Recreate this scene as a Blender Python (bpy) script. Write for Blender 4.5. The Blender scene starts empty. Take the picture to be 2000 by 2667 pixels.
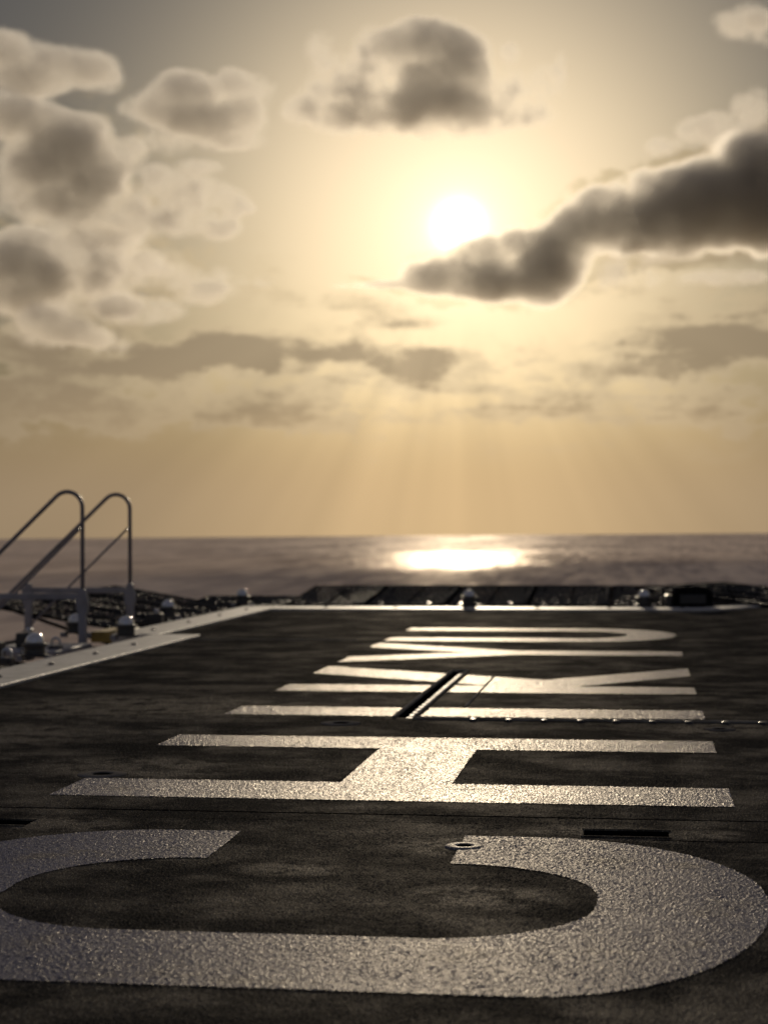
import bpy, bmesh, math, random
from mathutils import Vector, Matrix
random.seed(7)
R = math.radians
S = 1.6            # metres per layout unit
sc = bpy.context.scene
C = bpy.data.collections.new("place"); sc.collection.children.link(C)

# ------------------------------------------------------------------ camera
YAW, PITCH, ROLL, CH = 0.141996, 0.007285, 0.004043, 0.6
cam = bpy.data.cameras.new("camera"); co = bpy.data.objects.new("camera", cam); C.objects.link(co)
cam.sensor_fit = 'VERTICAL'; cam.sensor_height = 36.0; cam.lens = 4618.0 / 2667.0 * 36.0
cam.clip_start = 0.05; cam.clip_end = 20000
fwd = Vector((-math.sin(YAW) * math.cos(PITCH), math.cos(YAW) * math.cos(PITCH), math.sin(PITCH)))
right = Vector((math.cos(YAW), math.sin(YAW), 0))
up = right.cross(fwd)
r2 = right * math.cos(ROLL) - up * math.sin(ROLL)
u2 = right * math.sin(ROLL) + up * math.cos(ROLL)
M3 = Matrix((r2, u2, -fwd)).transposed()
co.matrix_world = Matrix.Translation((0, 0, CH * S)) @ M3.to_4x4()
cam.dof.use_dof = True; cam.dof.focus_distance = 3.5 * S; cam.dof.aperture_fstop = 3.4; cam.dof.aperture_blades = 0
sc.camera = co
sc.view_settings.view_transform = 'Standard'; sc.view_settings.look = 'None'
sc.view_settings.exposure = 0.0; sc.view_settings.gamma = 1.0

# ------------------------------------------------------------------ node helper
class NT:
    def __init__(s, tree):
        s.t = tree; tree.nodes.clear()
    def n(s, typ, **kw):
        nd = s.t.nodes.new(typ)
        for k, v in kw.items(): setattr(nd, k, v)
        return nd
    def put(s, sock, v):
        if hasattr(v, 'is_linked') or isinstance(v, bpy.types.NodeSocket): s.t.links.new(v, sock)
        elif v is not None: sock.default_value = v
    def m(s, op, a, b=None, c=None, clamp=False):
        nd = s.n('ShaderNodeMath', operation=op, use_clamp=clamp)
        for i, v in enumerate((a, b, c)):
            if v is not None: s.put(nd.inputs[i], v)
        return nd.outputs[0]
    def v(s, op, a, b=None, out=0, scale=None):
        nd = s.n('ShaderNodeVectorMath', operation=op)
        s.put(nd.inputs[0], a)
        if b is not None: s.put(nd.inputs[1], b)
        if scale is not None: s.put(nd.inputs['Scale'], scale)
        return nd.outputs[out]
    def noise(s, vec, scale, detail=2, rough=.5, dim='3D', dist=0, col=False):
        nd = s.n('ShaderNodeTexNoise', noise_dimensions=dim)
        s.put(nd.inputs['Vector'], vec); nd.inputs['Scale'].default_value = scale
        nd.inputs['Detail'].default_value = detail; nd.inputs['Roughness'].default_value = rough
        nd.inputs['Distortion'].default_value = dist
        return nd.outputs[1 if col else 0]
    def map(s, v, a, b, c=0., d=1., smooth=True):
        nd = s.n('ShaderNodeMapRange', interpolation_type='SMOOTHSTEP' if smooth else 'LINEAR')
        s.put(nd.inputs[0], v)
        for i, x in enumerate((a, b, c, d)): s.put(nd.inputs[i + 1], x)
        return nd.outputs[0]
    def mix(s, f, a, b, blend='MIX'):
        nd = s.n('ShaderNodeMix', data_type='RGBA', blend_type=blend)
        s.put(nd.inputs[0], f)
        for i, x in ((6, a), (7, b)):
            if isinstance(x, tuple): x = (*x, 1) if len(x) == 3 else x
            s.put(nd.inputs[i], x)
        return nd.outputs[2]

D_CORE, D_MID, _ = .030, .020, 0.      # droplets per metre of cloud: dense, middling, thin
sc.cycles.volume_bounces = 2; sc.cycles.use_adaptive_sampling = True; sc.cycles.adaptive_threshold = .012; sc.cycles.max_bounces = 8
SEA_GLOSS = .10
SEA_Z, SEA_R0, SEA_R1, SEA_B = -28.0, .20, .28, .8
# ------------------------------------------------------------------ sky and sun
SUN_AZ, SUN_EL = -5.68, 9.55        # degrees from +Y, degrees up
world = bpy.data.worlds.new("World"); sc.world = world; world.use_nodes = True
W = NT(world.node_tree)
gen = W.n('ShaderNodeTexCoord').outputs['Generated']
dirn = W.v('NORMALIZE', gen)
sep = W.n('ShaderNodeSeparateXYZ'); W.put(sep.inputs[0], dirn)
az = W.m('MULTIPLY', W.m('ARCTAN2', sep.outputs[0], sep.outputs[1]), 57.29578)
el = W.m('MULTIPLY', W.m('ARCSINE', sep.outputs[2]), 57.29578)
comb = W.n('ShaderNodeCombineXYZ'); W.put(comb.inputs[0], az); W.put(comb.inputs[1], el)
P = comb.outputs[0]
# distance from the sun in degrees
th = W.v('DISTANCE', P, (SUN_AZ, SUN_EL, 0), out=1)
def ex(x, k, p=1.0):
    q = W.m('DIVIDE', x, k)
    if p != 1.0: q = W.m('POWER', q, p)
    return W.m('EXPONENT', W.m('MULTIPLY', q, -1.0))
def vscale(col, f): return W.v('SCALE', col, scale=f)
def vadd(a, b): return W.v('ADD', a, b)
elp = W.m('MAXIMUM', el, 0.0)
sky = W.n('ShaderNodeTexSky', sky_type='NISHITA', sun_disc=False, sun_elevation=R(SUN_EL), sun_rotation=R(SUN_AZ), altitude=0, air_density=1.2, dust_density=3.0, ozone_density=1.0)
base = W.v('MULTIPLY', vscale(sky.outputs[0], W.map(th, 14., 60., .0052, .036)), (.95, 1.22, 2.0))
clear = vadd(base, vscale((.95, .72, .43), ex(th, 7.5, 2.0)))
clear = vadd(clear, vscale((.08, .05, .02), ex(elp, 4.5)))
flat = W.n('ShaderNodeCombineXYZ')
clear = vadd(clear, vscale((3.6, 3.3, 2.7), ex(th, 0.58, 2.0)))
clear = vadd(clear, vscale((.26, .27, .25), ex(th, 1.7, 1.5)))
# cloud layers
wc = W.v('MULTIPLY', P, (0.62, 1.0, 1.0))
def warp(seed, a1, a2, a3):
    o = W.v('ADD', wc, (seed, seed * .7, 0))
    n1 = W.v('SUBTRACT', W.noise(o, .35, 2, .5, '2D', col=True), (.5, .5, .5))
    n2 = W.v('SUBTRACT', W.noise(o, 1.3, 5, .62, '2D', col=True), (.5, .5, .5))
    q = vadd(P, vscale(n1, a1)); q = vadd(q, vscale(n2, a2))
    vo = W.n('ShaderNodeTexVoronoi', voronoi_dimensions='2D', feature='SMOOTH_F1'); W.put(vo.inputs['Vector'], vadd(o, vscale(n2, .8)))
    vo.inputs['Scale'].default_value = 1.7; vo.inputs['Smoothness'].default_value = .6
    vo.inputs['Detail'].default_value = 1.5
    return q, vo.outputs['Distance']
def blobs(q, L):
    acc = None
    for a, e, rx, ry, rot, w in L:
        mp = W.n('ShaderNodeMapping', vector_type='TEXTURE')
        W.put(mp.inputs[0], q); mp.inputs['Location'].default_value = (a, e, 0)
        mp.inputs['Rotation'].default_value = (0, 0, R(rot)); mp.inputs['Scale'].default_value = (rx, ry, 1)
        l = W.v('LENGTH', mp.outputs[0], out=1)
        b = W.map(l, 1.55, .15, 0., w)
        acc = b if acc is None else W.m('ADD', acc, b)
    return acc
BLOBS_A = [(-19.63,5.52,1.65,0.90,0,1.00),(-17.74,5.98,1.35,0.67,0,1.00),(-13.48,5.43,1.65,0.57,8,0.80),(-15.99,4.97,1.79,0.52,0,0.80),(-12.37,5.21,0.67,0.27,0,0.60),(3.12,5.65,2.24,0.72,0,1.00),(0.36,4.97,2.84,0.48,0,0.90),(-10.05,5.36,1.27,0.39,6,0.90),(-6.31,5.39,1.27,0.51,0,0.90),(-8.33,5.21,0.75,0.30,0,0.70),(-18.19,3.63,4.34,0.72,0,0.90),(-12.45,3.88,2.24,0.52,8,0.70),(-10.36,3.43,2.24,0.52,0,0.70),(-1.71,3.75,2.54,0.33,0,0.50),(-5.57,3.48,2.99,0.37,0,0.40),(2.68,3.83,2.24,0.45,0,0.60)]
BLOBS_B = [
(-4.21,7.98,3.07,0.99,0,1.30),(-6.15,8.05,1.20,0.84,0,1.10),(-7.80,7.80,1.94,0.22,-4,0.80),(-3.02,8.92,1.65,0.93,25,1.10),(-1.53,9.61,1.65,1.20,25,1.20),(0.68,9.77,3.29,1.42,12,1.50),(3.29,10.61,2.69,1.42,12,1.60),(4.45,11.55,1.35,1.05,0,1.00),(2.42,8.92,2.84,0.90,5,0.90),]

BLOBS_A += [(-6.31,5.42,1.3,.5,0,.3),(-18.0,8.5,3.8,5.0,0,.45),(-14.5,7.5,3.4,3.5,0,.28),(-6.5,5.0,6.5,1.5,0,.42),(2.0,5.2,3.8,1.6,0,.45),(-12.5,4.6,5.0,1.2,0,.30)]
qa, va = warp(3.1, 1.3, 1.1, 0)
qb, vb = warp(11.7, .9, 1.0, 0)
fin = W.noise(vadd(wc, (5., 2., 0.)), 1.1, 6, .6, '2D')
# generic streaky deck of cloud low over the sea and all round the rest of the sky
st = W.noise(W.v('MULTIPLY', dirn, (9., 9., 42.)), 1.0, 5, .58)
band = W.m('MULTIPLY', W.map(el, 1.2, 4.0), W.map(el, 10., 6.0, 0.0, 1.0))
gen_d = W.m('MULTIPLY', W.map(st, .44, .66), W.m('MULTIPLY', band, 1.0))
daz = W.m('ABSOLUTE', W.m('ADD', az, 8.0))
rest = W.m('MULTIPLY', W.map(daz, 13.5, 17.), W.map(st, .45, .62))
top = W.m('MULTIPLY', W.map(el, 17., 20.), W.map(st, .45, .62))
gen_d = W.m('ADD', gen_d, W.m('MAXIMUM', rest, top))
dA = W.m('ADD', blobs(qa, BLOBS_A), gen_d)
dA = W.m('ADD', dA, W.m('MULTIPLY', W.m('SUBTRACT', fin, .5), W.map(dA, 0., .5, 0.4, 1.5)))
dA = W.m('SUBTRACT', dA, W.m('MULTIPLY', va, W.map(dA, 0.05, .6, .0, .36)))
dA = W.m('MAXIMUM', dA, 0.0)
dB = blobs(qb, BLOBS_B)
dB = W.m('ADD', dB, W.m('MULTIPLY', W.m('SUBTRACT', fin, .5), .5))
dB = W.m('SUBTRACT', dB, W.m('MULTIPLY', vb, .35))
glow = ex(th, 7.5)
near = ex(th, 2.6)
lowf = ex(elp, 4.0)
def cloud(sky_c, d, e0, e1, c0, c1, rim_c, dark_c):
    # thin cloud scatters the sun forward (bright), thick cloud blocks it
    thin = W.map(d, e0, e1); thick = W.map(d, c0, c1)
    out = W.mix(thin, sky_c, rim_c)
    return W.mix(thick, out, dark_c)
rimA = vadd(vadd(vscale((.80, .62, .37), ex(th, 9.5, 1.5)), (.24, .19, .125)), vscale((.22, .18, .10), near))
rimA = vadd(rimA, vscale((.05, .03, .01), lowf))
darkA = vadd(vadd(vscale((.24, .185, .115), ex(th, 7.0, 1.5)), (.225, .176, .118)), vscale((.17, .11, .045), lowf))
c = cloud(clear, dA, .06, .55, .46, 1.40, W.mix(.10, rimA, clear), W.mix(.10, darkA, clear))
rimB = vadd(vadd(vscale((.62, .46, .25), glow), (.17, .135, .095)), vscale((1.4, 1.15, .7), near))
darkB = vadd(vscale((.035, .024, .012), glow), (.082, .070, .054))
darkB = vadd(darkB, vscale((.10, .07, .03), W.m('MULTIPLY', ex(elp, 6.), near)))
c = cloud(c, W.m('MULTIPLY', dB, .8), .06, .45, 2.30, 2.58, rimB, darkB)
# low haze band swallows the clouds near the sea, with soft rays fanning down from the sun
haze_c = vadd(vadd((.30, .22, .138), vscale((.42, .275, .12), ex(W.m('ABSOLUTE', W.m('SUBTRACT', az, SUN_AZ)), 8.0, 1.6))), (0, 0, 0))
c = W.mix(W.m('MULTIPLY', W.map(el, 5.2, .6), .93), c, haze_c)
ang = W.m('ARCTAN2', W.m('SUBTRACT', az, SUN_AZ), W.m('SUBTRACT', SUN_EL + .4, el))
rc = W.n('ShaderNodeCombineXYZ'); W.put(rc.inputs[0], ang)
rn = W.noise(rc.outputs[0], 4.2, 2, .5, '2D')
ray = W.m('ADD', 1.0, W.m('MULTIPLY', W.m('SUBTRACT', rn, .5), W.m('MULTIPLY', W.map(el, 7.2, 4.0), W.m('MULTIPLY', ex(th, 9.0), 1.25))))
c = vscale(c, ray)
bg = W.n('ShaderNodeBackground'); W.put(bg.inputs[0], c); bg.inputs[1].default_value = 1.0
wo = W.n('ShaderNodeOutputWorld'); W.t.links.new(bg.outputs[0], wo.inputs[0])
world.cycles.sampling_method = 'MANUAL'; world.cycles.sample_map_resolution = 1024

sun = bpy.data.lights.new("sun", 'SUN'); so = bpy.data.objects.new("sun", sun); C.objects.link(so)
sun.energy = 2.0; sun.angle = R(0.6); sun.color = (1.0, .84, .62)
sd = Vector((math.sin(R(SUN_AZ)) * math.cos(R(SUN_EL)), math.cos(R(SUN_AZ)) * math.cos(R(SUN_EL)), math.sin(R(SUN_EL))))
so.rotation_euler = sd.to_track_quat('Z', 'Y').to_euler()

# ------------------------------------------------------------------ materials
def newmat(name):
    m = bpy.data.materials.new(name); m.use_nodes = True
    t = NT(m.node_tree); b = t.n('ShaderNodeBsdfPrincipled'); o = t.n('ShaderNodeOutputMaterial')
    t.t.links.new(b.outputs[0], o.inputs[0])
    pos = t.n('ShaderNodeNewGeometry').outputs['Position']
    return m, t, b, pos
def bump(t, b, h, dist, strength=1.0, nrm=None):
    bm_ = t.n('ShaderNodeBump'); t.put(bm_.inputs['Height'], h)
    bm_.inputs['Distance'].default_value = dist; bm_.inputs['Strength'].default_value = strength
    if nrm is not None: t.t.links.new(nrm, bm_.inputs['Normal'])
    if b is not None: t.t.links.new(bm_.outputs[0], b.inputs['Normal'])
    return bm_.outputs[0]

def matte(t, b, w, rough, col=(1, .96, .9, 1)):
    """scattered base with a thin constant share of gloss: coarse grit hides its own grazing reflection"""
    out_ = b.outputs[0].links[0].to_node; sp_ = b.inputs['Specular IOR Level']; sp_.default_value = 0.0
    for l_ in list(sp_.links): t.t.links.remove(l_)
    gl = t.n('ShaderNodeBsdfGlossy'); gl.inputs['Color'].default_value = col; t.put(gl.inputs['Roughness'], rough)
    if b.inputs['Normal'].is_linked: t.t.links.new(b.inputs['Normal'].links[0].from_socket, gl.inputs['Normal'])
    fr = t.n('ShaderNodeFresnel'); fr.inputs['IOR'].default_value = 1.22
    if b.inputs['Normal'].is_linked: t.t.links.new(b.inputs['Normal'].links[0].from_socket, fr.inputs['Normal'])
    mx = t.n('ShaderNodeMixShader'); t.put(mx.inputs[0], t.m('MULTIPLY', fr.outputs[0], w)); t.t.links.new(b.outputs[0], mx.inputs[1]); t.t.links.new(gl.outputs[0], mx.inputs[2]); t.t.links.new(mx.outputs[0], out_.inputs[0])
def mat_deck():
    m, t, b, p = newmat('nonslip_dark_paint')
    grit = t.noise(p, 150, 2, .6)
    halo = None      # wear and dust in the coating round the sockets and slots
    for hx, hy, hr in ((-.322, 3.30, .20), (-1.24, 4.27, .34), (-.12, 3.47, .14), (.12, 3.47, .10), (-1.15, 3.45, .16), (.25, 5.25, .30), (-1.6, 5.7, .7), (-.6, 3.05, .12), (-.25, 2.85, .16), (-1.9, 4.9, .5)):
        d_ = t.v('LENGTH', t.v('MULTIPLY', t.v('SUBTRACT', p, (hx * S, hy * S, 0.)), (1. / (hr * S), 1. / (hr * S * .75), 0.)), out=1)
        d_ = t.map(d_, 1.15, .25); halo = d_ if halo is None else t.m('MAXIMUM', halo, d_)
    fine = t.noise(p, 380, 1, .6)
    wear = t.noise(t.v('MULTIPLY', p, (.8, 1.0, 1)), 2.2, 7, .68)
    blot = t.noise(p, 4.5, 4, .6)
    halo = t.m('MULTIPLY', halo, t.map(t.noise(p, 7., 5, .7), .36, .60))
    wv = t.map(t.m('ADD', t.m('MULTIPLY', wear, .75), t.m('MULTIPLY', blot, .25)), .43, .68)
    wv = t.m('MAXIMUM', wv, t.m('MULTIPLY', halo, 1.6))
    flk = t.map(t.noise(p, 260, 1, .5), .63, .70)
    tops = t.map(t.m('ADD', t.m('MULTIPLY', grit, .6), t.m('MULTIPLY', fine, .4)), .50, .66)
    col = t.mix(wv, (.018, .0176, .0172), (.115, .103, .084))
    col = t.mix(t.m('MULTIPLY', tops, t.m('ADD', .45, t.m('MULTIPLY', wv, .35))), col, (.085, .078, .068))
    col = t.mix(t.m('MULTIPLY', flk, t.m('ADD', .22, t.m('MULTIPLY', wv, .75))), col, (.50, .45, .36))
    t.put(b.inputs['Base Color'], col)
    t.put(b.inputs['Roughness'], t.m('SUBTRACT', .80, t.m('MULTIPLY', wv, .20)))
    t.put(b.inputs['Specular IOR Level'], t.m('MULTIPLY', wv, .010))
    bump(t, b, t.m('ADD', t.m('MULTIPLY', grit, .7), t.m('MULTIPLY', fine, .3)), .006, 1.0)
    matte(t, b, t.m('ADD', DECK_G, t.m('MULTIPLY', wv, DECK_G * 2.5)), .45)
    return m
def mat_white(name='worn_white_deck_paint', gloss=.065):
    m, t, b, p = newmat(name)
    grit = t.noise(p, 150, 2, .6)
    fine = t.noise(p, 380, 1, .6)
    big = t.noise(p, 2.2, 5, .6)
    q = t.m('ADD', t.m('MULTIPLY', grit, .55), t.m('MULTIPLY', fine, .45))
    pit_shade = t.map(q, .40, .50, 1., 0.)  # pits between the grains darkened: shade of the grit put into the colour
    dirt = t.map(t.noise(p, 3.1, 6, .68), .54, .68)
    col = t.mix(t.map(big, .3, .7), (.112, .116, .165), (.150, .152, .200))
    col = t.mix(t.m('MULTIPLY', dirt, .55), col, (.20, .175, .135))
    col = t.mix(t.m('MULTIPLY', pit_shade, .75), col, (.035, .033, .036))
    fl = t.map(t.noise(p, 300, 1, .5), .60, .68)
    col = t.mix(t.m('MULTIPLY', fl, .8), col, (.62, .57, .48))  # pale warm flecks paint the sun's sparkle into the colour
    t.put(b.inputs['Base Color'], col)
    t.put(b.inputs['Roughness'], t.m('ADD', .24, t.m('MULTIPLY', big, .2)))
    b.inputs['Specular IOR Level'].default_value = .035
    bump(t, b, q, .004, 1.0)
    matte(t, b, t.m('MULTIPLY', gloss, t.map(t.noise(p, 210, 2, .7), .35, .68, .35, 2.2)), .36)
    return m
def mat_metal(name, col, rough, metal=1.0, nz=.3, bmp=.0006, sc_=60):
    m, t, b, p = newmat(name)
    n = t.noise(p, sc_, 4, .6); n2 = t.noise(p, 6, 3, .6)
    t.put(b.inputs['Base Color'], t.mix(t.map(n2, .35, .7), col, tuple(c * (1 - nz) for c in col)))
    t.put(b.inputs['Roughness'], t.m('ADD', rough, t.m('MULTIPLY', t.m('SUBTRACT', n, .5), .3)))
    b.inputs['Metallic'].default_value = metal
    bump(t, b, n, bmp)
    return m
DECK_G = .006
M = {}
M['deck'] = mat_deck(); M['white'] = mat_white(); M['white_gloss'] = mat_white('glossier_white_deck_paint', .19); M['white_far'] = mat_white('far_glare_white_deck_paint', .15)  # gloss set per letter so the sun glare shows on H and beyond
M['strip'] = mat_metal('scuffed_white_edge_paint', (.40, .385, .37), .55, 0., .35, .003, 25)
M['strip'].node_tree.nodes['Principled BSDF'].inputs['Specular IOR Level'].default_value = .25
M['galv'] = mat_metal('galvanised_steel', (.50, .51, .54), .36, 1., .3)
M['grey'] = mat_metal('grey_painted_steel', (.22, .22, .25), .5, 0., .25)
M['pipe'] = mat_metal('grey_handrail_paint', (.17, .16, .18), .40, 0., .3)
M['black'] = mat_metal('black_housing', (.022, .022, .025), .42, 0., .3)
M['net'] = mat_metal('weathered_net_wire', (.03, .03, .03), .5, .3, .5)
M['frame'] = mat_metal('dark_net_frame', (.012, .012, .012), .88, 0., .4)
M['socket'] = mat_metal('worn_socket_steel', (.16, .148, .135), .7, 0., .4, .003, 120)
M['lip'] = mat_metal('worn_grey_lip', (.24, .225, .20), .6, 0., .5, .003, 90)
M['yellow'] = mat_metal('worn_yellow_paint', (.42, .27, .06), .5, 0., .5)
M['hole'] = mat_metal('recess_shade_black', (.006, .006, .006), .8, 0., .3)  # near-black: the shade inside slots and holes is put into the colour
M['hull'] = mat_metal('dark_hull_paint', (.03, .03, .032), .6, 0., .3)
for k_ in ('frame', 'hole', 'socket', 'lip'): M[k_].node_tree.nodes['Principled BSDF'].inputs['Specular IOR Level'].default_value = 0.0
M['lugs'] = mat_metal('greasy_hinge_steel', (.10, .10, .11), .3, .8, .4)
def mat_dome():
    m, t, b, p = newmat('frosted_glass_dome')
    t.put(b.inputs['Base Color'], (.55, .55, .56, 1)); b.inputs['Roughness'].default_value = .14
    b.inputs['Coat Weight'].default_value = 1.0; b.inputs['Coat Roughness'].default_value = .08
    bump(t, b, t.noise(p, 40, 2, .5), .0008)
    b.inputs['Metallic'].default_value = .3
    return m
M['dome'] = mat_dome()
def mat_sea():
    m, t, b, p = newmat('sea_water'); out_ = b.outputs[0].links[0].to_node; t.t.nodes.remove(b)
    gl = t.n('ShaderNodeBsdfGlossy'); df = t.n('ShaderNodeBsdfDiffuse'); mx = t.n('ShaderNodeMixShader')
    gl.inputs['Color'].default_value = (.74, .66, .58, 1); pass
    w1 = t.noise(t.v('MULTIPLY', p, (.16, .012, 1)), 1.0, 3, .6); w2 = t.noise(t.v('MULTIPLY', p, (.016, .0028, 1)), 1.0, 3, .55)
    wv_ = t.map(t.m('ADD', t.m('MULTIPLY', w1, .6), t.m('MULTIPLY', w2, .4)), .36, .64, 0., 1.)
    t.put(df.inputs['Color'], t.mix(wv_, (.50, .39, .31), (.95, .76, .60)))  # warm diffuse colour carries reflected sky light that the weak gloss leaves out
    t.put(mx.inputs[0], t.m('MULTIPLY', t.map(wv_, 0., 1., .35, 1.7), SEA_GLOSS)); t.t.links.new(df.outputs[0], mx.inputs[1]); t.t.links.new(gl.outputs[0], mx.inputs[2]); t.t.links.new(mx.outputs[0], out_.inputs[0])
    n1 = t.noise(p, .012, 4, .6); n2 = t.noise(p, .09, 4, .65); big = t.noise(t.v('MULTIPLY', p, (1, .35, 1)), .0011, 3, .5)
    h = t.m('ADD', t.m('MULTIPLY', n1, 5.0), t.m('MULTIPLY', n2, 2.2))
    # rougher gloss further out, put in to shape the pool of sun glitter
    pat = t.v('DISTANCE', p, (0., 0., SEA_Z), out=1)
    far = t.map(t.m('ADD', pat, t.m('MULTIPLY', t.m('SUBTRACT', big, .5), 900.)), 1300., 2100.)
    t.put(gl.inputs['Roughness'], t.m('ADD', SEA_R0, t.m('MULTIPLY', far, SEA_R1)))
    bump(t, gl, h, 1.0, SEA_B)
    return m

# ------------------------------------------------------------------ mesh helpers (layout units, scaled by S)
def link(name, bm, mat, parent=None, smooth=False):
    me = bpy.data.meshes.new(name)
    bmesh.ops.scale(bm, vec=(S, S, S), verts=bm.verts)
    if parent is not None:
        bmesh.ops.translate(bm, vec=-parent_loc(parent), verts=bm.verts)
    bm.normal_update(); bm.to_mesh(me); bm.free()
    if smooth:
        for f in me.polygons: f.use_smooth = True
    me.materials.append(mat)
    o = bpy.data.objects.new(name, me); C.objects.link(o)
    if parent is not None: o.parent = parent
    return o
def parent_loc(p):
    v = Vector((0, 0, 0))
    while p is not None: v += p.location; p = p.parent
    return v
def box(bm, x0, x1, y0, y1, z0, z1):
    vs = [bm.verts.new(v) for v in ((x0,y0,z0),(x1,y0,z0),(x1,y1,z0),(x0,y1,z0),(x0,y0,z1),(x1,y0,z1),(x1,y1,z1),(x0,y1,z1))]
    for f in ((0,3,2,1),(4,5,6,7),(0,1,5,4),(1,2,6,5),(2,3,7,6),(3,0,4,7)): bm.faces.new([vs[i] for i in f])
    return vs
def bevel(bm, w, seg=2):
    bmesh.ops.bevel(bm, geom=bm.edges[:], offset=w, segments=seg, affect='EDGES', profile=.5)
def slab(bm, pts, z0, z1):
    lo = [bm.verts.new((x, y, z0)) for x, y in pts]; hi = [bm.verts.new((x, y, z1)) for x, y in pts]
    n = len(pts); bm.faces.new(lo[::-1]); bm.faces.new(hi)
    for i in range(n): bm.faces.new((lo[i], lo[(i+1) % n], hi[(i+1) % n], hi[i]))
def tube(bm, pts, r, seg=10, cap=True):
    pts = [Vector(p) for p in pts]; rings = []
    nrm = None
    for i, p in enumerate(pts):
        d = (pts[min(i+1, len(pts)-1)] - pts[max(i-1, 0)]).normalized()
        if nrm is None:
            nrm = d.orthogonal().normalized()
        nrm = (nrm - d * nrm.dot(d)).normalized(); b = d.cross(nrm)
        rings.append([bm.verts.new(p + (nrm * math.cos(a) + b * math.sin(a)) * r) for a in [2*math.pi*k/seg for k in range(seg)]])
    for a, b in zip(rings, rings[1:]):
        for k in range(seg): bm.faces.new((a[k], a[(k+1) % seg], b[(k+1) % seg], b[k]))
    if cap: bm.faces.new(rings[0][::-1]); bm.faces.new(rings[-1])
def lathe(bm, prof, cx, cy, seg=28, z=0.):
    rings = []
    for r, h in prof:
        rings.append([bm.verts.new((cx + r*math.cos(2*math.pi*k/seg), cy + r*math.sin(2*math.pi*k/seg), z + h)) for k in range(seg)])
    for a, b in zip(rings, rings[1:]):
        for k in range(seg): bm.faces.new((a[k], a[(k+1) % seg], b[(k+1) % seg], b[k]))
    bm.faces.new(rings[0][::-1]); bm.faces.new(rings[-1])
def tag(o, label=None, cat=None, group=None, kind=None):
    for k, v in (('label', label), ('category', cat), ('group', group), ('kind', kind)):
        if v: o[k] = v
    return o
def empty(name, x, y, z=0.):
    o = bpy.data.objects.new(name, None); C.objects.link(o); o.location = (x*S, y*S, z*S); o.empty_display_size = .1
    return o

# ------------------------------------------------------------------ the sea
sea_bm = bmesh.new(); SR = 4700. / S
cv = sea_bm.verts.new((0, 0, 0)); prev = None; rings = []
for rr in [20, 60, 150, 400, 900, 1600, SR]:
    rings.append([sea_bm.verts.new((rr*math.cos(a), rr*math.sin(a), 0)) for a in [2*math.pi*k/180 for k in range(180)]])
for k in range(180): sea_bm.faces.new((cv, rings[0][k], rings[0][(k+1) % 180]))
for a, b in zip(rings, rings[1:]):
    for k in range(180): sea_bm.faces.new((a[k], b[k], b[(k+1) % 180], a[(k+1) % 180]))
sea = link('sea', sea_bm, mat_sea()); sea.location = (0, 0, SEA_Z)
sea.rotation_euler = Matrix.Rotation(R(-.2), 3, Vector((-math.sin(YAW), math.cos(YAW), 0))).to_euler()
tag(sea, kind='structure')

# ------------------------------------------------------------------ the dark cloud below the sun: a real cloud 5.9 km off, shading the sea in front of it
rc_ = random.Random(4)
def sky_at(a, e, d):
    return Vector((math.sin(R(a)) * math.cos(R(e)), math.cos(R(a)) * math.cos(R(e)), math.sin(R(e)))) * d
def puff(bm, a, e, ra, re, D, dd=0., sub=3):
    k = D * math.pi / 180
    mt = Matrix.Translation(sky_at(a, e, D + dd)) @ Matrix.Rotation(-R(a), 4, 'Z') @ Matrix.Diagonal((ra * k, (ra * re) ** .5 * k * .9, re * k, 1))
    bmesh.ops.create_icosphere(bm, subdivisions=sub, radius=1.0, matrix=mt)
def cloud_mesh(name, shape, D, voxel, grow):
    bm = bmesh.new()
    for a, e, ra, re, w in shape: puff(bm, a, e, ra * grow, re * grow + .06, D)
    me_ = bpy.data.meshes.new('cloud_tmp'); bm.to_mesh(me_); bm.free()
    tmp = bpy.data.objects.new('cloud_tmp', me_); C.objects.link(tmp)
    rm = tmp.modifiers.new('r', 'REMESH'); rm.mode = 'VOXEL'; rm.voxel_size = voxel
    dg = bpy.context.evaluated_depsgraph_get(); me_c = bpy.data.meshes.new_from_object(tmp.evaluated_get(dg))
    bpy.data.objects.remove(tmp); me_c.name = name
    return me_c
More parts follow.
